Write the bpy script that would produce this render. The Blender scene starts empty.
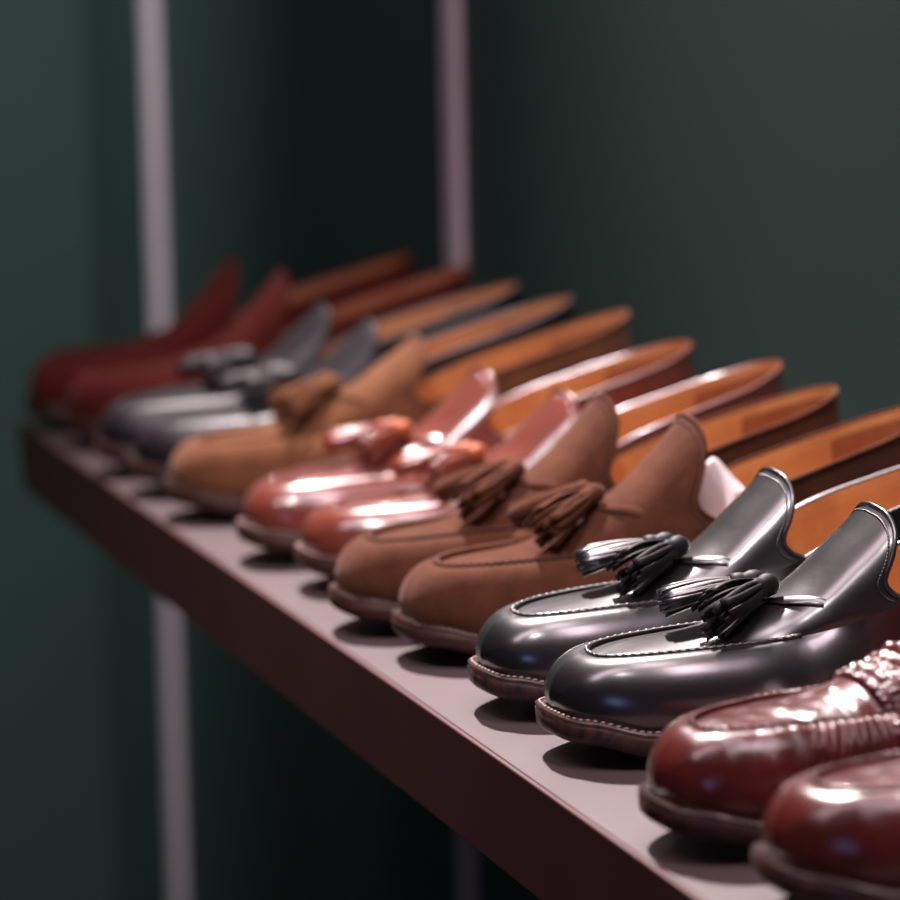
import bpy, bmesh, math, random
from mathutils import Vector, Matrix, Euler, Quaternion
random.seed(7)
sc = bpy.context.scene
col = sc.collection
V = Vector

# ------------------------------------------------------------------ frame of the shelf
TILT = math.radians(3.3)          # the shelf slopes gently down towards its front edge
SHELF_H = 1.15
FRAME = Matrix.Translation((0, 0, SHELF_H)) @ Matrix.Rotation(-TILT, 4, 'Y')   # x heelwards, y along shelf, z off the shelf

# ------------------------------------------------------------------ materials
def new_mat(name):
    m = bpy.data.materials.new(name); m.use_nodes = True
    nt = m.node_tree
    b = nt.nodes['Principled BSDF']
    return m, nt, b

def noise(nt, scale, detail=3, rough=.5, coord='Object', sx=(1, 1, 1)):
    tc = nt.nodes.new('ShaderNodeTexCoord'); mp = nt.nodes.new('ShaderNodeMapping')
    mp.inputs['Scale'].default_value = sx
    n = nt.nodes.new('ShaderNodeTexNoise')
    n.inputs['Scale'].default_value = scale; n.inputs['Detail'].default_value = detail; n.inputs['Roughness'].default_value = rough
    nt.links.new(tc.outputs[coord], mp.inputs['Vector']); nt.links.new(mp.outputs[0], n.inputs['Vector'])
    return n

def ramp(nt, src, stops):
    r = nt.nodes.new('ShaderNodeValToRGB')
    while len(r.color_ramp.elements) > 1: r.color_ramp.elements.remove(r.color_ramp.elements[-1])
    r.color_ramp.elements[0].position = stops[0][0]; r.color_ramp.elements[0].color = (*stops[0][1], 1)
    for p, c in stops[1:]:
        e = r.color_ramp.elements.new(p); e.color = (*c, 1)
    nt.links.new(src, r.inputs['Fac'])
    return r

def bump(nt, b, src, dist, strength=1.0, prev=None):
    bp = nt.nodes.new('ShaderNodeBump'); bp.inputs['Distance'].default_value = dist; bp.inputs['Strength'].default_value = strength
    nt.links.new(src, bp.inputs['Height'])
    if prev: nt.links.new(prev.outputs[0], bp.inputs['Normal'])
    nt.links.new(bp.outputs[0], b.inputs['Normal'])
    return bp

def smooth_leather(name, c1, c2, rough=.3, coat=.3, spec=.5, wrinkle=.0006, coat_rough=.15):
    m, nt, b = new_mat(name)
    n = noise(nt, 18, 4, .6)
    r = ramp(nt, n.outputs['Fac'], [(.3, c1), (.7, c2)]); nt.links.new(r.outputs[0], b.inputs['Base Color'])
    b.inputs['Roughness'].default_value = rough; b.inputs['Specular IOR Level'].default_value = spec
    b.inputs['Coat Weight'].default_value = coat; b.inputs['Coat Roughness'].default_value = coat_rough
    n2 = noise(nt, 55, 3, .5); p = bump(nt, b, n2.outputs['Fac'], wrinkle, .6)
    n3 = noise(nt, 900, 2, .5); bump(nt, b, n3.outputs['Fac'], .00008, .5, p)
    return m

def suede(name, c1, c2, sheen=.35):
    m, nt, b = new_mat(name)
    n = noise(nt, 45, 8, .78)
    r = ramp(nt, n.outputs['Fac'], [(.36, c1), (.64, c2)]); nt.links.new(r.outputs[0], b.inputs['Base Color'])
    b.inputs['Roughness'].default_value = .95; b.inputs['Specular IOR Level'].default_value = .15
    b.inputs['Sheen Weight'].default_value = sheen; b.inputs['Sheen Roughness'].default_value = .45
    b.inputs['Sheen Tint'].default_value = (1, .72, .6, 1)
    n2 = noise(nt, 1400, 3, .6); bump(nt, b, n2.outputs['Fac'], .00035, .7)
    return m

def embossed(name, c1, c2):
    m, nt, b = new_mat(name)
    n = noise(nt, 40, 4, .6)
    r = ramp(nt, n.outputs['Fac'], [(.3, c1), (.7, c2)]); nt.links.new(r.outputs[0], b.inputs['Base Color'])
    b.inputs['Roughness'].default_value = .3; b.inputs['Coat Weight'].default_value = .6; b.inputs['Coat Roughness'].default_value = .18
    tc = nt.nodes.new('ShaderNodeTexCoord'); mp = nt.nodes.new('ShaderNodeMapping'); mp.inputs['Scale'].default_value = (1.0, .6, .45)
    nt.links.new(tc.outputs['Object'], mp.inputs['Vector'])
    vo = nt.nodes.new('ShaderNodeTexVoronoi'); vo.feature = 'SMOOTH_F1'; vo.inputs['Scale'].default_value = 110; vo.inputs['Smoothness'].default_value = .5
    nt.links.new(mp.outputs[0], vo.inputs['Vector'])
    # the woven relief fades towards the plain toe (x is the distance from the toe tip)
    sx = nt.nodes.new('ShaderNodeSeparateXYZ'); nt.links.new(tc.outputs['Object'], sx.inputs[0])
    mr = nt.nodes.new('ShaderNodeMapRange'); mr.inputs['From Min'].default_value = .02; mr.inputs['From Max'].default_value = .075
    mr.inputs['To Min'].default_value = .12
    nt.links.new(sx.outputs['X'], mr.inputs['Value'])
    mu = nt.nodes.new('ShaderNodeMath'); mu.operation = 'MULTIPLY'
    nt.links.new(vo.outputs['Distance'], mu.inputs[0]); nt.links.new(mr.outputs[0], mu.inputs[1])
    p = bump(nt, b, mu.outputs[0], -.0034, .9)
    n3 = noise(nt, 60, 2, .5); bump(nt, b, n3.outputs['Fac'], .0016, .7, p)
    return m

def plain(name, c1, c2=None, rough=.5, spec=.5, scale=60, bd=.0002, coat=0, sx=(1, 1, 1)):
    m, nt, b = new_mat(name)
    n = noise(nt, scale, 5, .6, sx=sx)
    r = ramp(nt, n.outputs['Fac'], [(.35, c1), (.65, c2 or c1)]); nt.links.new(r.outputs[0], b.inputs['Base Color'])
    b.inputs['Roughness'].default_value = rough; b.inputs['Specular IOR Level'].default_value = spec
    b.inputs['Coat Weight'].default_value = coat
    if bd: bump(nt, b, n.outputs['Fac'], bd, .6)
    return m

M_BLACK = smooth_leather('black_leather', (.0045, .003, .0045), (.009, .006, .0085), .38, 1.0, .6, .0006, .23)
M_DULL = smooth_leather('dull_black_leather', (.012, .009, .013), (.022, .015, .021), .45, .35, .5, .0006, .45)
M_BLACK.node_tree.nodes['Principled BSDF'].inputs['Coat IOR'].default_value = 1.95
M_BURG = smooth_leather('chestnut_leather', (.17, .034, .020), (.27, .060, .035), .30, 1.0, .6, .0006, .20)
M_BURG.node_tree.nodes['Principled BSDF'].inputs['Coat IOR'].default_value = 1.8
M_SUEDE = suede('brown_suede', (.082, .028, .014), (.135, .048, .024), .12)
M_TAN = suede('tan_suede', (.15, .058, .026), (.22, .092, .042), .15)
M_RED = suede('red_brown_suede', (.085, .012, .010), (.13, .020, .015), .06)
M_WOVEN = embossed('woven_burgundy_leather', (.080, .010, .008), (.15, .022, .016))
M_LINING = plain('tan_lining_leather', (.42, .17, .055), (.58, .26, .095), .42, .4, 30, .0003, .1)
M_LINING_DARK = plain('brown_lining_leather', (.26, .085, .035), (.38, .14, .06), .4, .4, 30, .0003, .1)
M_SOCK = plain('heel_pad_leather', (.30, .085, .025), (.40, .13, .04), .4, .4, 40, .0003, .1)
M_RUST = plain('rust_tassel_leather', (.36, .075, .020), (.46, .11, .035), .5, .4, 80, .0002)
M_GRIP = plain('rust_heel_grip_leather', (.24, .075, .028), (.34, .12, .05), .55, .35, 50, .0004)
M_EDGE_BLACK = plain('scuffed_black_sole_edge', (.014, .011, .015), (.085, .036, .024), .42, .5, 190, .0006, .1, (1, 1, .6))
M_EDGE_BROWN = plain('brown_sole_edge', (.030, .013, .012), (.085, .034, .024), .42, .4, 150, .0005, 0, (.3, .3, 3))
M_EDGE_DARK = plain('dark_brown_sole_edge', (.025, .010, .009), (.06, .02, .016), .4, .5, 120, .0004, .1)
M_STITCH = plain('pale_welt_thread', (.55, .40, .34), (.42, .30, .26), .6, .3, 400, 0)
M_STITCH_DARK = plain('dark_thread', (.05, .02, .016), (.08, .035, .028), .7, .3, 400, 0)
M_TASSEL_BLACK = plain('black_tassel_leather', (.008, .006, .007), (.014, .010, .012), .55, .35, 120, .0002, 0)
M_TASSEL_BURG = smooth_leather('chestnut_tassel_leather', (.26, .05, .025), (.36, .09, .05), .3, .4, .6)
M_PAPER = plain('white_lining_paper', (.88, .84, .86), (.93, .90, .91), .5, .4, 90, .001)
M_WHITE = M_PAPER

# ------------------------------------------------------------------ mesh helpers
def link_mesh(name, bm, mat, parent=None, smooth=True, recalc=True):
    if recalc: bmesh.ops.recalc_face_normals(bm, faces=bm.faces)
    me = bpy.data.meshes.new(name); bm.to_mesh(me); bm.free()
    for p in me.polygons: p.use_smooth = smooth
    me.materials.append(mat)
    o = bpy.data.objects.new(name, me); col.objects.link(o)
    if parent: o.parent = parent
    return o

def catmull(pts, t):
    n = len(pts) - 1
    t = max(0.0, min(n, t)); i = min(int(t), n - 1); f = t - i
    p1, p2 = V(pts[i]), V(pts[i + 1])
    p0 = V(pts[i - 1]) if i > 0 else p1 * 2 - p2
    p3 = V(pts[i + 2]) if i + 2 <= n else p2 * 2 - p1
    return .5 * ((2 * p1) + (p2 - p0) * f + (2 * p0 - 5 * p1 + 4 * p2 - p3) * f * f + (3 * p1 - p0 - 3 * p2 + p3) * f ** 3)

def lerp_tab(tab, x):
    if x <= tab[0][0]: return tab[0][1]
    for (a, va), (b, vb) in zip(tab, tab[1:]):
        if x <= b:
            f = (x - a) / (b - a); f = f * f * (3 - 2 * f)
            return va + (vb - va) * f
    return tab[-1][1]

def add_grid(bm, rows, flip=False, closed_v=False):
    g = [[bm.verts.new(p) for p in r] for r in rows]
    for i in range(len(g) - 1):
        m = len(g[i])
        for j in range(m if closed_v else m - 1):
            k = (j + 1) % m
            q = (g[i][j], g[i + 1][j], g[i + 1][k], g[i][k])
            if flip: q = q[::-1]
            try: bm.faces.new(q)
            except ValueError: pass
    return g

def add_tube(bm, pts, r, n=8, caps=True):
    rows = []
    prev = None
    for i, p in enumerate(pts):
        a = pts[max(0, i - 1)]; b = pts[min(len(pts) - 1, i + 1)]
        t = (b - a)
        if t.length < 1e-9: t = V((1, 0, 0))
        t.normalize()
        if prev is None:
            u = t.orthogonal().normalized()
        else:
            u = (prev - t * prev.dot(t)).normalized()
        prev = u; w = t.cross(u)
        rr = r[i] if isinstance(r, (list, tuple)) else r
        rows.append([p + u * (math.cos(2 * math.pi * k / n) * rr) + w * (math.sin(2 * math.pi * k / n) * rr) for k in range(n)])
    g = add_grid(bm, rows, closed_v=True)
    if caps:
        bm.faces.new(g[0][::-1]); bm.faces.new(g[-1])

def add_ribbon(bm, pts, sides, width, thick):
    """flat strap: pts with a side vector each"""
    rows = []
    for i, p in enumerate(pts):
        a = pts[max(0, i - 1)]; b = pts[min(len(pts) - 1, i + 1)]
        t = (b - a).normalized(); s = sides[i]; s = (s - t * s.dot(t)).normalized(); n = t.cross(s)
        w = (width[i] if isinstance(width, (list, tuple)) else width) / 2; h = thick / 2
        rows.append([p + s * w * .8 + n * h, p + s * w + n * 0, p + s * w * .8 - n * h, p - s * w * .8 - n * h, p - s * w, p - s * w * .8 + n * h])
    g = add_grid(bm, rows, closed_v=True)
    bm.faces.new(g[0][::-1]); bm.faces.new(g[-1])

def add_bead(bm, p, t, nrm, l, w, h):
    t = t.normalized(); s = t.cross(nrm)
    if s.length < 1e-6: s = t.orthogonal()
    s.normalize(); n = s.cross(t)
    rows = []
    for a in (-1, -.6, 0, .6, 1):
        rr = math.sqrt(max(0, 1 - a * a)) + .25
        rows.append([p + t * (a * l / 2) + s * (math.cos(q) * w / 2 * rr) + n * (math.sin(q) * h / 2 * rr) for q in [2 * math.pi * k / 6 for k in range(6)]])
    g = add_grid(bm, rows, closed_v=True)
    bm.faces.new(g[0][::-1]); bm.faces.new(g[-1])

# ------------------------------------------------------------------ the last: one set of curves for every loafer
BK = [(.0095, 0), (.0120, .0155), (.0205, .0265), (.0370, .0352), (.0600, .0408), (.0860, .0432), (.110, .0420), (.130, .0385), (.146, .0352),
      (.162, .0325), (.190, .0295), (.222, .0295), (.255, .0285), (.275, .0195), (.283, .0090), (.285, 0)]
MK = [(.0272, 0, .0430), (.0288, .0088, .0431), (.0355, .0160, .0436), (.0490, .0212, .0440), (.0690, .0243, .0442), (.0900, .0258, .0442), (.1080, .0272, .0450),
      (.126, .0298, .0475), (.142, .0325, .0518), (.156, .0342, .0565), (.188, .0340, .0690), (.222, .0325, .0775), (.255, .0285, .0850), (.275, .0178, .0905), (.282, .0080, .0925), (.284, 0, .0932)]
TK = [(.0272, 0, .0430), (.0315, 0, .0436), (.0405, 0, .0448), (.0530, 0, .0460), (.0700, 0, .0474), (.0880, 0, .0505), (.1040, 0, .0540),
      (.1180, 0, .0620), (.1345, 0, .0785), (.1510, 0, .0925)]
RIM = [(0, 0, 0), (-.0048, .07, .09), (-.0062, .13, .24), (-.0005, .19, .50), (.0040, .33, .76), (.0052, .60, .94), (.0050, 1, 1)]
ZB = [(-.004, .0150), (.015, .0105), (.04, .0050), (.075, .0008), (.10, .0006), (.13, .0035), (.17, .0100), (.21, .0150), (.29, .0165)]
SOLE_T = .0100

class Last:
    def __init__(self, side, tongue=1.0, toe=1.0, instep=0.0):
        self.side, self.tongue, self.toe = side, tongue, toe
        self.instep = instep
    def warp(self, p):
        x = p.x
        y = p.y + self.side * (.0065 * max(0, 1 - x / .11) ** 2 + .0035 * math.sin(math.pi * min(1, max(0, (x - .1) / .18))) * -1)
        return V((x, y, p.z))
    def zb(self, x): return lerp_tab(ZB, x)
    def B(self, s, h):
        b = catmull([(q[0], q[1], 0) for q in BK], s)
        return V((b.x, b.y * h, self.zb(b.x) + SOLE_T))
    def out(self, s, h):
        a = catmull([(q[0], q[1], 0) for q in BK], max(0, s - .05)); b = catmull([(q[0], q[1], 0) for q in BK], min(15, s + .05))
        d = (b - a).normalized()
        if s < .04: return V((-1, 0, 0))
        if s > 14.96: return V((1, 0, 0))
        return V((-d.y, d.x * h, 0)).normalized()
    def M(self, s, h):
        m = catmull(MK, s)
        z = m.z
        if s < 9: z = self.zb(m.x) + SOLE_T + (m.z - self.zb(m.x) - SOLE_T) * (1 + (self.toe - 1) * max(0, 1 - s / 8))
        return V((m.x, m.y * h, z))
    def T(self, s):
        t = catmull(TK, min(9, s))
        mz = self.M(s, 1).z; base = catmull(MK, s).z
        k = 1 + (self.tongue - 1) * max(0, (s - 5) / 4)
        return V((t.x, 0, mz + (t.z - base) * k + self.instep * math.exp(-((s - 6.2) / 1.7) ** 2) * min(1, s / 2)))
    def side_pt(self, s, t, h, inset=0):
        b, m, o = self.B(s, h), self.M(s, h), self.out(s, h)
        d = (V((b.x, b.y, 0)) - V((m.x, m.y, 0))).length; H = m.z - b.z
        rear = max(0, min(1, (s - 5) / 4))
        p1 = b + o * (.0048 * (1 - rear) + .002 * rear) + V((0, 0, H * (.50 - .1 * rear)))
        p2 = m + o * ((.40 * d + .0025) * (1 - rear) + .0005 * rear) + V((0, 0, (.0035) * (1 - rear) - H * .35 * rear))
        p = b * (1 - t) ** 3 + p1 * 3 * t * (1 - t) ** 2 + p2 * 3 * t * t * (1 - t) + m * t ** 3
        # waist crease where the foot flexes
        p = p + o * (-.0016 * math.exp(-((s - 6.0) / .35) ** 2) * math.sin(math.pi * t))
        return self.warp(p - o * inset)
    def panel_pt(self, s, t, drop=0):
        """t 0 near seam .. 1 apex .. 2 far seam; near is h=-1"""
        h = -1 if t <= 1 else 1
        tt = t if t <= 1 else 2 - t
        m, a = self.M(s, h), self.T(s)
        a0 = (tt, tt, 1 - (1 - tt) ** 2)
        th = tt * math.pi / 2
        a1 = (math.sin(th), 1 - math.cos(th), math.sin(th))
        r = catmull(RIM, tt * 6)
        k1 = max(0, min(1, (s - 4.5) / 2)); k2 = max(0, min(1, (s - 6.5) / 2.0)); k2 = k2 * k2 * (3 - 2 * k2)
        sh = [a0[i] * (1 - k1) + a1[i] * k1 for i in range(3)]
        sh = [sh[0] * (1 - k2) + tt * k2, sh[1] * (1 - k2) + r[1] * k2, sh[2] * (1 - k2) + r[2] * k2]
        p = V((m.x + (a.x - m.x) * sh[0] + r[0] * k2, m.y * (1 - sh[1]), m.z + (a.z - m.z) * sh[2]))
        if s < 5.2:                                     # apron sits a touch below the raised seam
            edge = min(1, tt / .12) * min(1, s / .5)
            p.z -= .0010 * edge * (1 - max(0, s - 4.2))
        p.z += .0007 * math.exp(-((s - 5.9) / .22) ** 2) * sh[2] - .0006 * math.exp(-((s - 6.35) / .22) ** 2) * sh[2]
        p.z -= drop
        return self.warp(p)
    def panel_nrm(self, s, t):
        e = .04
        a = self.panel_pt(min(9, s + e), t) - self.panel_pt(max(0, s - e), t)
        b = self.panel_pt(s, min(2, t + e)) - self.panel_pt(s, max(0, t - e))
        n = b.cross(a)
        if n.length < 1e-9: return V((0, 0, 1))
        n.normalize()
        return n if n.z > 0 else -n

S_LIST = [0, .12, .25, .4, .6, .8, 1.0] + [1 + .25 * i for i in range(1, 49)] + [13.25, 13.5, 13.75, 14, 14.25, 14.5, 14.7, 14.85, 15]

def outline(last, s0, s1, off_toe, off_rear, n):
    """one half outline of the sole from s0 to s1"""
    res = []
    for i in range(n + 1):
        s = s0 + (s1 - s0) * i / n
        res.append(s)
    return res

def sole_ring(last, offf, zf, s_vals):
    near, far = [], []
    for s in s_vals:
        for h, L in ((-1, near), (1, far)):
            b = last.B(s, h); o = last.out(s, h)
            p = b + o * offf(s)
            q = last.warp(V((p.x, p.y, 0))); q.z = zf(p.x)
            L.append(q)
    return near, far

def build_solid(bm, last, offf, layers, s_vals, closed_front=False):
    """layers: list of (offset extra, z function) from bottom to top"""
    rings = []
    for off, zf in layers:
        near, far = sole_ring(last, lambda s: offf(s) + off, zf, s_vals)
        rings.append((near, far))
    ring_pts = []
    for near, far in rings:
        ring_pts.append(near + far[::-1])
    g = [[bm.verts.new(p) for p in r] for r in ring_pts]
    m = len(g[0])
    for i in range(len(g) - 1):
        for j in range(m):
            k = (j + 1) % m
            bm.faces.new((g[i][j], g[i][k], g[i + 1][k], g[i + 1][j]))
    n = len(s_vals)
    for row, fl in ((g[0], True), (g[-1], False)):
        for j in range(n - 1):
            q = [row[j], row[j + 1], row[m - 2 - j], row[m - 1 - j]]
            if fl: q = q[::-1]
            try: bm.faces.new(q)
            except ValueError: pass
    bmesh.ops.remove_doubles(bm, verts=bm.verts, dist=1e-6)

def ribbon_on_panel(bm, last, path, width, thick, lift):
    pts, sides = [], []
    n = 14
    ctrl = [(a, b, 0) for a, b in path]
    uv = [catmull(ctrl, (len(ctrl) - 1) * i / n) for i in range(n + 1)]
    nr = [last.panel_nrm(q.x, q.y) for q in uv]
    for i, q in enumerate(uv): pts.append(last.panel_pt(q.x, q.y) + nr[i] * (lift - .0018 * (i / n) ** 3))
    for i in range(len(pts)):
        t = (pts[min(n, i + 1)] - pts[max(0, i - 1)]).normalized()
        sides.append(nr[i].cross(t))
    add_ribbon(bm, pts, sides, width, thick)
    return pts

def make_tassel(parent, pos, direction, up, mat_fr, mat_kn, length=.036, rad=.0085, n_out=15, seed=1, flat=1.0):
    rnd = random.Random(seed)
    d = direction.normalized(); s = d.cross(up).normalized(); u = s.cross(d).normalized()
    bm = bmesh.new()
    for ring, cnt, rr in ((0, n_out, 1.0), (1, 9, .62), (2, 4, .25)):
        for k in range(cnt):
            a = 2 * math.pi * (k + .3 * rnd.random()) / cnt + ring * .3
            L = length * (1 + rnd.uniform(-.07, .05)); bend = rnd.uniform(-.12, .12); flare = rnd.uniform(.86, 1.14)
            pts, sd, wd = [], [], []
            for i in range(8):
                f = i / 7
                r = (.0030 + (rad - .0030) * (1 - (1 - f) ** 1.7)) * rr * (1 + (flare - 1) * f)
                aa = a + bend * f + .16 * math.sin(3 * f + k)
                droop = -.0035 * f * f
                radial = s * math.cos(aa) + u * (math.sin(aa) * flat)
                pts.append(pos + d * (.004 + L * f) + radial * r + V((0, 0, droop)))
                sd.append(-s * math.sin(aa) + u * math.cos(aa) * flat)
                wd.append(.0016 + .0017 * f)
            add_ribbon(bm, pts, sd, wd, .0009)
    fr = link_mesh('tassel', bm, mat_fr, parent)
    bm = bmesh.new()                                     # wrapped head
    prof = [(-.0045, .0004), (-.0038, .0032), (-.001, .0050), (.002, .0052), (.0045, .0043), (.0055, .0047), (.0075, .0050), (.0105, .0048), (.0108, .0036)]
    rows = [[pos + d * x + (s * math.cos(2 * math.pi * k / 14) + u * math.sin(2 * math.pi * k / 14)) * r for k in range(14)] for x, r in prof]
    g = add_grid(bm, rows, closed_v=True); bm.faces.new(g[0][::-1]); bm.faces.new(g[-1])
    link_mesh('tassel_knot', bm, mat_kn, fr)
    return fr

KINDS = {
    'black':  dict(upper=M_BLACK, edge=M_EDGE_BLACK, lining=M_LINING, thread=M_STITCH, tassel=M_TASSEL_BLACK, knot=M_TASSEL_BLACK, stitch=M_BLACK, tongue=1.0, toe=1.0),
    'dull_black':  dict(upper=M_DULL, edge=M_EDGE_BLACK, lining=M_LINING, thread=M_STITCH_DARK, tassel=M_DULL, knot=M_DULL, stitch=M_DULL, tongue=1.0, toe=1.0),
    'brown':  dict(upper=M_SUEDE, edge=M_EDGE_BROWN, lining=M_LINING, thread=M_STITCH_DARK, tassel=M_SUEDE, knot=M_SUEDE, stitch=M_STITCH_DARK, tongue=1.30, toe=1.07),
    'chestnut': dict(upper=M_BURG, edge=M_EDGE_BROWN, lining=M_LINING, thread=M_STITCH, tassel=M_TASSEL_BURG, knot=M_RUST, stitch=M_BURG, tongue=1.0, toe=1.0),
    'tan':    dict(upper=M_TAN, edge=M_EDGE_BROWN, lining=M_LINING, thread=M_STITCH_DARK, tassel=M_TAN, knot=M_TAN, stitch=M_STITCH_DARK, tongue=1.0, toe=1.0),
    'red':    dict(upper=M_RED, edge=M_EDGE_DARK, lining=M_LINING_DARK, thread=M_STITCH_DARK, tassel=M_RED, knot=M_RED, stitch=M_STITCH_DARK, tongue=1.32, toe=1.22),
    'woven':  dict(upper=M_WOVEN, edge=M_EDGE_DARK, lining=M_LINING_DARK, thread=M_STITCH_DARK, tassel=None, knot=None, stitch=M_STITCH_DARK, tongue=1.0, toe=1.12),
}

def make_loafer(name, kind, side, label, group, x, y, yaw, scale=1.0, tassels=None, tongue=None):
    K = KINDS[kind]
    L = Last(side, tongue or K['tongue'], K['toe'], .008 if kind in ('brown', 'tan') else .002)
    root = bpy.data.objects.new(name, None); col.objects.link(root)
    root.empty_display_size = .05
    root.matrix_world = FRAME @ Matrix.Translation((x, y, .0004)) @ Matrix.Rotation(math.radians(yaw), 4, 'Z') @ Matrix.Scale(scale, 4)
    root['label'] = label; root['category'] = 'shoe'; root['group'] = group

    # ---- vamp and quarters: side walls of both halves, then the apron panel that rises into the tongue
    NJ = 13
    bm = bmesh.new()
    for h in (-1, 1):
        add_grid(bm, [[L.side_pt(s, j / NJ, h) for j in range(NJ + 1)] for s in S_LIST], flip=(h > 0))
    bmesh.ops.remove_doubles(bm, verts=bm.verts, dist=2e-5)
    up = link_mesh('upper', bm, K['upper'], root)
    bm = bmesh.new()
    SP = [s for s in S_LIST if s <= 9]
    add_grid(bm, [[L.panel_pt(s, 2 * j / 30) for j in range(31)] for s in SP])
    bmesh.ops.remove_doubles(bm, verts=bm.verts, dist=2e-5)
    vamp = link_mesh('tongue', bm, K['upper'], root)

    # ---- lining: inside faces of quarters and tongue
    bm = bmesh.new()
    SL = [s for s in S_LIST if s >= 8]
    for h in (-1, 1):
        add_grid(bm, [[L.side_pt(min(s, 14.97), j / NJ, h, .0022 if j < NJ else .0010) for j in range(NJ + 1)] for s in SL], flip=(h < 0))
    SQ = [s for s in SP if s >= 8]
    def under(s, t):
        return L.panel_pt(s, t) - L.panel_nrm(s, t) * (.0022 if s < 8.9 else .0012)
    add_grid(bm, [[under(s, 2 * j / 30) for j in range(31)] for s in SQ], flip=True)
    lining = link_mesh('lining', bm, K['lining'], root, recalc=False)
    # insole and heel pad
    bm = bmesh.new()
    rows = []
    for s in [6 + .25 * i for i in range(36)] + [14.9]:
        a = L.B(s, -1) - L.out(s, -1) * .0026; b = L.B(s, 1) - L.out(s, 1) * .0026
        a, b = L.warp(a), L.warp(b)
        z = L.zb(a.x) + SOLE_T + .0015
        rows.append([V((a.x + (b.x - a.x) * k / 10, a.y + (b.y - a.y) * k / 10, z + .0035 * (abs(k - 5) / 5) ** 2)) for k in range(11)])
    add_grid(bm, rows)
    link_mesh('insole', bm, K['lining'], root)
    bm = bmesh.new()
    rows = []
    for s in [11 + .125 * i for i in range(31)]:
        a = L.B(s, -1) - L.out(s, -1) * .005; b = L.B(s, 1) - L.out(s, 1) * .005
        a, b = L.warp(a), L.warp(b)
        z = L.zb(a.x) + SOLE_T + .0028
        rows.append([V((a.x + (b.x - a.x) * k / 10, a.y + (b.y - a.y) * k / 10, z + .0034 * (abs(k - 5) / 5) ** 2)) for k in range(11)])
    add_grid(bm, rows)
    link_mesh('heel_pad', bm, M_SOCK, root)

    bm = bmesh.new()
    for h in (-1, 1):
        add_grid(bm, [[L.side_pt(min(s, 14.96), .12 + .80 * j / NJ, h, .0030) for j in range(NJ + 1)] for s in [11.6 + .2 * i for i in range(17)] + [14.96]], flip=(h < 0))
    link_mesh('heel_grip', bm, M_GRIP, root, recalc=False)

    # ---- binding along the whole top line and over the tongue
    bm = bmesh.new()
    pts = [L.panel_pt(9, 2 * j / 40) for j in range(41)]
    far = [L.side_pt(s, 1, 1) for s in [9 + .2 * i for i in range(1, 31)]]
    near = [L.side_pt(s, 1, -1) for s in [9 + .2 * i for i in range(1, 31)]]
    loop = pts + far + near[::-1][1:]
    rows = loop + [loop[0]]
    add_tube(bm, rows, .0012, 8, caps=False)
    link_mesh('binding', bm, K['upper'], root)
    # stitched line beside the binding
    bm = bmesh.new()
    for j in range(3, 78):
        t = 2 * j / 80
        p = L.panel_pt(8.83, t); q = L.panel_pt(8.83, t + .012); n = L.panel_nrm(8.83, t)
        add_bead(bm, p + n * .0001, q - p, n, .0022, .0008, .0007)
    for h in (-1, 1):
        s = 9.1
        while s < 13:
            p = L.side_pt(s, .94, h); q = L.side_pt(s + .05, .94, h)
            add_bead(bm, p, q - p, L.out(s, h), .0022, .0008, .0008)
            s += .14
    link_mesh('top_line_stitching', bm, K['stitch'], root)

    # ---- raised hand-sewn apron seam
    bm = bmesh.new()
    s_end = 6.15
    seam = []
    for h in (-1, 1):
        ss = [s_end * (i / 44) ** 1.0 for i in range(45)]
        half = [L.side_pt(s, 1, h) + V((0, 0, .0007 if K['upper'] in (M_SUEDE, M_TAN, M_RED) else .0004)) for s in ss]
        seam = half[::-1] if h < 0 else seam + half[1:]
    soft = kind in ('brown', 'tan', 'red')
    add_tube(bm, seam, .0017 if soft else .0012, 8)
    sm = link_mesh('apron_seam', bm, K['upper'], root)
    bm = bmesh.new()
    acc = 0; prev = seam[0]; step = .0038 if kind != 'woven' else .0040
    for i in range(1, len(seam)):
        d = (seam[i] - prev); ln = d.length; pos = 0
        while acc + (ln - pos) >= step:
            pos += step - acc; acc = 0
            p = prev + d * (pos / ln)
            outw = V((0, (1 if p.y > 0 else -1) * .7, .7)) if abs(p.y) > .008 else V((-.7, 0, .7))
            tw = (d.normalized() + outw.cross(d.normalized()) * -.55)
            add_bead(bm, p + outw * (.0012 if soft else .0007) + (V((0, (1 if p.y > 0 else -1) * .0008, -.0004)) if soft else V((0, 0, 0))), tw, outw, .0030, .0018 if soft else .0013, .0018 if soft else .0015)
        acc += ln - pos
        prev = seam[i]
    link_mesh('seam_stitches', bm, K['stitch'], sm)

    # ---- sole, welt stitching, heel
    def off(s):
        return lerp_tab([(0, .0052), (5, .0050), (7.5, .0030), (10, .0015), (15, .0010)], s)
    bm = bmesh.new()
    sv = [i * .25 for i in range(0, 61)]
    f0 = lambda x: L.zb(x); f1 = lambda x: L.zb(x) + .0010; f2 = lambda x: L.zb(x) + SOLE_T - .0026; f2b = lambda x: L.zb(x) + SOLE_T - .0022
    f3 = lambda x: L.zb(x) + SOLE_T - .0006; f4 = lambda x: L.zb(x) + SOLE_T + .0002
    build_solid(bm, L, off, [(-.0012, f0), (0, f1), (0, f2), (-.0006, f2b), (-.0001, f3), (-.0008, f4)], sv)
    sole = link_mesh('sole', bm, K['edge'], root)
    for p in sole.data.polygons: p.use_smooth = abs(p.normal.z) < .5
    bm = bmesh.new()
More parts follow.
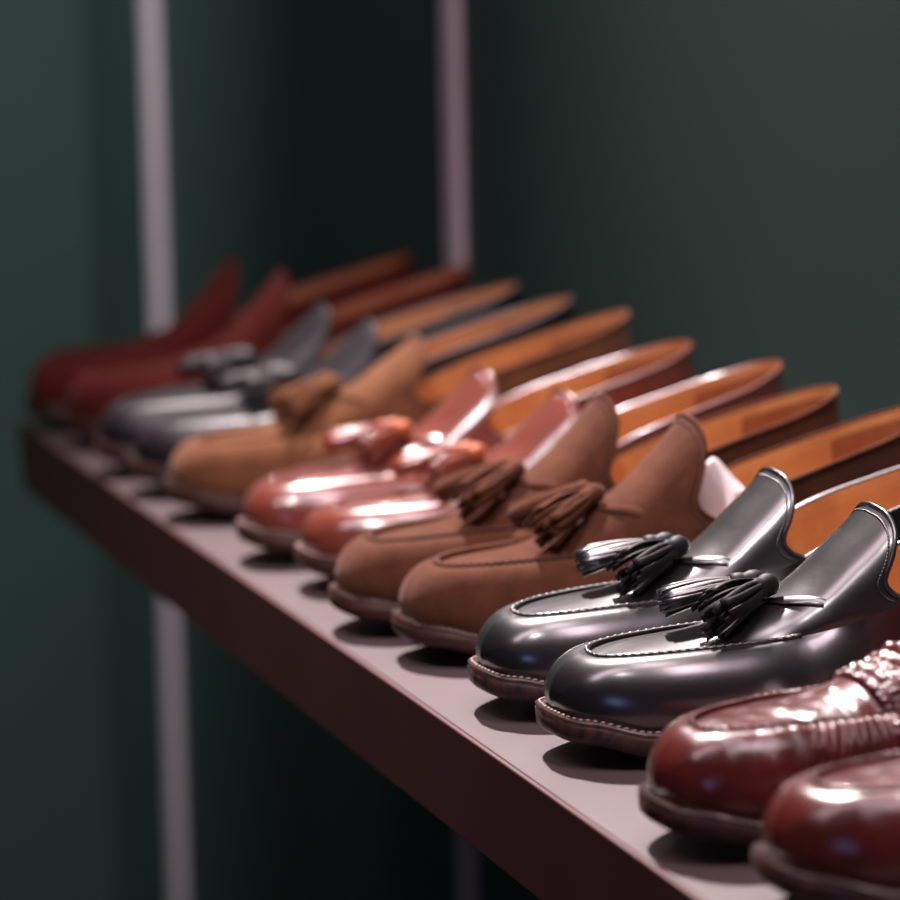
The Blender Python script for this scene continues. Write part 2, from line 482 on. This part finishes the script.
    for h in (-1, 1):
        s = 0.0
        while s < 8:
            b = L.B(s, h) + L.out(s, h) * (off(s) - .0020); c = L.B(s + .03, h) + L.out(s + .03, h) * (off(s) - .0020)
            ln = max(1e-5, (c - b).length); p = L.warp(b); q = L.warp(c); p.z = L.zb(b.x) + SOLE_T + .0005; q.z = p.z
            add_bead(bm, p, q - p, V((0, 0, 1)), .0024, .0010, .0008)
            s += .03 * .0032 / ln
    link_mesh('welt_stitching', bm, K['thread'], sole)
    bm = bmesh.new()
    sh = [9.9 + .17 * i for i in range(31)]
    build_solid(bm, L, lambda s: .0012, [(-.0012, lambda x: 0), (-.0004, lambda x: .0008), (-.0001, lambda x: .0060), (-.0006, lambda x: .0064), (-.0001, lambda x: .0068),
                (0.0, lambda x: L.zb(x) + .0002)], sh)
    hl = link_mesh('heel', bm, K['edge'], root)
    for p in hl.data.polygons: p.use_smooth = abs(p.normal.z) < .5

    # ---- trim on the instep
    if kind == 'woven':
        bm = bmesh.new()
        rows = []
        nu, nv = 70, 150
        for i in range(nu + 1):
            s = 5.25 + 1.75 * i / nu
            row = []
            for j in range(nv + 1):
                t = -.6 + 3.2 * j / nv
                e = min(1, i / 4, (nu - i) / 4)
                a, b = i / nu * 5, (t + .6) * 7
                chk = (int(a) + int(b)) % 2
                fa, fb = a % 1, b % 1
                hgt = math.sin(math.pi * fa) ** .6 * math.sin(math.pi * fb) ** .7 * (.0018 if chk else .0011)
                if t < 0: p = L.side_pt(s, 1 + t * .7, -1); n = V((0, -1, .3)).normalized()
                elif t > 2: p = L.side_pt(s, 1 - (t - 2) * .7, 1); n = V((0, 1, .3)).normalized()
                else: p = L.panel_pt(s, t); n = L.panel_nrm(s, t)
                row.append(p + n * ((.0014 + hgt) * e + .0001))
            rows.append(row)
        add_grid(bm, rows)
        link_mesh('woven_strap', bm, K['upper'], root)
        # raised cords that run down the side wall
        for h in (-1, 1):
            bm = bmesh.new()
            s = 3.8
            while s < 8.6:
                pts = [L.side_pt(s + .08 * math.sin(math.pi * t), .34 + .60 * t, h, -.0002) for t in [k / 8 for k in range(9)]]
                add_tube(bm, pts, [.0003, .0008, .0012, .0014, .0015, .0015, .0013, .0010, .0003], 6)
                s += .17
            link_mesh('woven_cords', bm, K['upper'], root)
    elif kind != 'red':
        # thin strap that carries the tassels, slotted through the instep
        bm = bmesh.new()
        ribbon_on_panel(bm, L, [(6.10, 1.0), (6.3, .84), (6.6, .66), (6.95, .50), (7.2, .38)], .0052, .0010, .0010)
        ribbon_on_panel(bm, L, [(6.10, 1.0), (6.3, 1.16), (6.6, 1.34), (6.95, 1.50), (7.2, 1.62)], .0052, .0010, .0010)
        link_mesh('tassel_strap', bm, K['upper'], root)
        apex = L.panel_pt(6.0, 1.0)
        dirs = [(-.88, -.42, -.22), (-.62, .74, -.24)] if kind in ('brown', 'tan') else [(-.93, -.36, -.12), (-.97, .22, -.06)]
        offs = [V((.003, -.003, .0075)), V((.000, .005, .0080))]
        for i, dv in enumerate(dirs):
            make_tassel(root, apex + offs[i], V(dv), V((0, 0, 1)), K['tassel'] if not (kind == 'black' and i == 1) else M_BLACK, K['knot'],
                        seed=11 * i + len(kind), flat=1.0 if i == 0 else .72, length=(.034 if kind in ('brown', 'tan') else .030) if i == 0 else .037, rad=.0100 if i == 0 else .008)
    return root

# ------------------------------------------------------------------ the row of loafers, nearest first
near2 = 'burgundy woven loafers at the near end'
ROW = [
    ('woven_loafer', 'woven', 1, 'dark burgundy woven leather loafer nearest the camera, cut by the bottom right corner', near2, -.004, 1.172, 0),
    ('woven_loafer', 'woven', -1, 'burgundy woven leather loafer between the nearest loafer and the black tasselled one', near2, -.010, 1.288, 0),
    ('tassel_loafer', 'black', 1, 'glossy black leather tassel loafer beside the woven burgundy loafer, its whole toe showing', 'black tassel loafers in focus', .001, 1.440, 0),
    ('tassel_loafer', 'black', -1, 'glossy black leather tassel loafer between the other black one and the brown suede', 'black tassel loafers in focus', .000, 1.548, 0),
    ('tassel_loafer', 'brown', 1, 'brown suede tassel loafer with white inside its collar, next to the black loafers', 'brown suede tassel loafers', .001, 1.669, 0),
    ('tassel_loafer', 'brown', -1, 'brown suede tassel loafer next to the shiny chestnut pair', 'brown suede tassel loafers', -.009, 1.764, 0),
    ('tassel_loafer', 'chestnut', 1, 'shiny chestnut leather tassel loafer touching the brown suede pair', 'chestnut leather tassel loafers', .004, 1.875, 0),
    ('tassel_loafer', 'chestnut', -1, 'shiny chestnut leather tassel loafer beside the single tan suede loafer', 'chestnut leather tassel loafers', -.005, 1.985, 2),
    ('tassel_loafer', 'tan', 1, 'tan suede tassel loafer, the only one of its colour, between chestnut and black pairs', None, -.011, 2.150, -5),
    ('tassel_loafer', 'dull_black', 1, 'blurred black leather tassel loafer right behind the tan suede loafer', 'black tassel loafers at the far end', -.011, 2.258, -5),
    ('tassel_loafer', 'dull_black', -1, 'blurred black leather tassel loafer beside the dark red suede pair', 'black tassel loafers at the far end', -.013, 2.366, -5),
    ('suede_loafer', 'red', 1, 'dark red suede loafer next to the far black loafers', 'dark red suede loafers', -.010, 2.493, -4),
    ('suede_loafer', 'red', -1, 'dark red suede loafer at the far left end of the shelf, last of the row', 'dark red suede loafers', -.018, 2.606, -3),
]
for i, (nm, kind, side, lab, grp, x, y, yaw) in enumerate(ROW):
    big = 1.05 if i >= 8 else 1.0            # the shoes at the far end are a size larger
    r = make_loafer(nm, kind, side, lab, grp or 'tan suede loafer', x, y, yaw, scale=big)
    if grp is None: del r['group']

# crumpled tissue paper in the throat of one brown suede loafer
bm = bmesh.new(); bmesh.ops.create_icosphere(bm, subdivisions=4, radius=1)
rp = random.Random(3); ax = [V((rp.uniform(-1, 1), rp.uniform(-1, 1), rp.uniform(-1, 1))).normalized() for _ in range(26)]
for v in bm.verts:
    c = v.co.copy(); r = 1.0
    for a in ax: r = min(r, (.80 + .14 * a.x) / max(.2, c.dot(a)))
    v.co = V((c.x * r * .0160, c.y * r * .021, c.z * r * (.0230 - .010 * c.x)))
tp = link_mesh('tissue_paper', bm, M_PAPER, None, smooth=False)
tp.matrix_world = FRAME @ Matrix.Translation((.171, 1.6690, .0590))
tp['label'] = 'white tissue paper tucked behind the tongue of the brown suede loafer'; tp['category'] = 'tissue paper'

# ------------------------------------------------------------------ shelf
def struct(o): o['kind'] = 'structure'; return o
def box_bm(x0, x1, y0, y1, z0, z1, bev=0):
    bm = bmesh.new()
    bmesh.ops.create_cube(bm, size=1)
    for v in bm.verts: v.co = V((x0 + (v.co.x + .5) * (x1 - x0), y0 + (v.co.y + .5) * (y1 - y0), z0 + (v.co.z + .5) * (z1 - z0)))
    if bev: bmesh.ops.bevel(bm, geom=bm.edges[:], offset=bev, segments=3, profile=.5, affect='EDGES')
    return bm
WALL_X = .346
m, nt, b = new_mat('shelf_lacquer')
n = noise(nt, 14, 5, .6); r = ramp(nt, n.outputs['Fac'], [(.3, (.100, .073, .076)), (.7, (.125, .092, .096))]); nt.links.new(r.outputs[0], b.inputs['Base Color'])
b.inputs['Roughness'].default_value = .48; b.inputs['Specular IOR Level'].default_value = .35
n2 = noise(nt, 500, 3); bump(nt, b, n2.outputs['Fac'], .00015, .5)
M_SHELF = m
m, nt, b = new_mat('shelf_front_lacquer')
n = noise(nt, 14, 5, .6); r = ramp(nt, n.outputs['Fac'], [(.3, (.105, .042, .040)), (.7, (.125, .050, .046))]); nt.links.new(r.outputs[0], b.inputs['Base Color'])
b.inputs['Roughness'].default_value = .5; b.inputs['Specular IOR Level'].default_value = .3
M_SHELF_FRONT = m
shelf = link_mesh('display_shelf', box_bm(-.009, WALL_X - .004, .35, 2.655, -.050, 0, .0012), M_SHELF, None, smooth=False)
shelf.matrix_world = FRAME
shelf['label'] = 'long mauve brown display shelf carrying the row of loafers'; shelf['category'] = 'shelf'
edge = link_mesh('front_board', box_bm(-.0115, -.009, .35, 2.656, -.0502, .0, .0008), M_SHELF_FRONT, shelf, smooth=False)

# ------------------------------------------------------------------ walls: a lacquered dark green back wall, a side wall and two pale upright strips
m, nt, b = new_mat('dark_green_lacquer')
n = noise(nt, 1.6, 3, .5); r = ramp(nt, n.outputs['Fac'], [(.35, (.023, .048, .041)), (.65, (.028, .057, .048))]); nt.links.new(r.outputs[0], b.inputs['Base Color'])
b.inputs['Roughness'].default_value = .55; b.inputs['Specular IOR Level'].default_value = .35
n2 = noise(nt, 260, 3); bump(nt, b, n2.outputs['Fac'], .0004, .4)
M_WALL = m
CORNER = 4.22
wb = struct(link_mesh('wall_back', box_bm(WALL_X, WALL_X + .10, -.2, CORNER, 0, 2.6), M_WALL, None, False))
wl = struct(link_mesh('wall_left', box_bm(-2.2, WALL_X + .10, CORNER, CORNER + .08, 0, 2.6), M_WALL, None, False))
M_FLOOR = plain('dark_floor', (.05, .045, .042), (.065, .058, .054), .5, .4, 8, .0003)
struct(link_mesh('floor', box_bm(-2.2, WALL_X + .10, -.6, CORNER + .08, -.06, 0), M_FLOOR, None, False))
M_STRIP = plain('pale_metal_strip', (.66, .56, .60), (.70, .60, .63), .45, .5, 30, 0)

def strip(y, w, z0, z1, lean, kick=0):
    bm = box_bm(-.006, .004, -w / 2, w / 2, z0 - SHELF_H, z1 - SHELF_H, .001)
    o = struct(link_mesh('trim', bm, M_STRIP, None, False))
    o.location = (WALL_X - .002, y, SHELF_H); o.rotation_euler = (0, 0, 0)
    return o
s1 = strip(3.83, .040, 0, 2.6, 0); s1.name = 'trim_1'
s2 = strip(2.705, .029, 0, 2.6, 0); s2.name = 'trim_2'

# ------------------------------------------------------------------ lamps
def area(name, loc, target, size, energy, color, size_y=None):
    d = bpy.data.lights.new(name, 'AREA'); d.energy = energy; d.color = color
    d.shape = 'RECTANGLE' if size_y else 'DISK'; d.size = size
    if size_y: d.size_y = size_y
    o = bpy.data.objects.new(name, d); col.objects.link(o); o.location = loc
    o.rotation_euler = (V(target) - V(loc)).to_track_quat('-Z', 'Y').to_euler()
    return o
def spot(name, loc, target, energy, color, angle, blend=.9, size=.06):
    d = bpy.data.lights.new(name, 'SPOT'); d.energy = energy; d.color = color; d.spot_size = math.radians(angle); d.spot_blend = blend; d.shadow_soft_size = size
    o = bpy.data.objects.new(name, d); col.objects.link(o); o.location = loc
    o.rotation_euler = (V(target) - o.location).to_track_quat('-Z', 'Y').to_euler()
spot('ceiling_spot_light', (.14, 3.0, 3.10), (.05, 1.0, SHELF_H), 600, (1, .86, .86), 70, .95, .045)
spot('far_spot_light', (-.7, 2.6, 3.0), (-.1, 4.22, 1.42), 240, (1, .98, 1), 58, 1.0, .06)
spot('wall_fill_light', (-.75, .9, 3.0), (WALL_X, 1.95, 1.22), 75, (1, .93, .93), 34, 1.0, .06)  # added fill spot, brightens the back wall behind the nearer shoes
area('track_light', (.05, .75, 2.75), (.05, 1.4, SHELF_H), .34, 9, (1, .77, .86), .60)
area('track_light', (-.05, 1.45, 2.75), (.05, 1.9, SHELF_H), .30, 4.2, (1, .80, .87), .50)
area('aisle_light', (-.95, 1.45, 2.85), (.0, 1.3, SHELF_H), .36, 9, (1, .77, .86), 1.1)
area('window_light', (-2.0, -.6, 1.5), (.1, 1.6, SHELF_H), .7, 2.2, (.35, .42, 1))
w = bpy.data.worlds.new('World'); sc.world = w; w.use_nodes = True
w.node_tree.nodes['Background'].inputs[0].default_value = (.50, .40, .42, 1); w.node_tree.nodes['Background'].inputs[1].default_value = .04

# ------------------------------------------------------------------ camera
R = [[0.9560011751361214, -0.2832040358234783, -0.07653252401191646], [0.26916987585520824, 0.9505288072390672, -0.1550566494567448], [0.11665903767146527, 0.12763408910613988, 0.9849366518855964]]
cx, fw, upv = V(R[0]), V(R[1]), V(R[2])
loc = V((-.435, 0, .373))
mt = Matrix(((cx.x, upv.x, -fw.x, loc.x), (cx.y, upv.y, -fw.y, loc.y), (cx.z, upv.z, -fw.z, loc.z), (0, 0, 0, 1)))
cd = bpy.data.cameras.new('camera'); cam = bpy.data.objects.new('camera', cd); col.objects.link(cam)
cam.matrix_world = FRAME @ mt
cd.sensor_width = 36; cd.lens = 36 * 3661.57 / 900; cd.clip_start = .05
cd.dof.use_dof = True; cd.dof.focus_distance = 1.575; cd.dof.aperture_fstop = 6.8
sc.camera = cam
sc.view_settings.view_transform = 'Standard'; sc.view_settings.look = 'None'; sc.view_settings.gamma = 1; sc.view_settings.use_curve_mapping = False
sc.view_settings.exposure = 0
sc.cycles.use_denoising = True
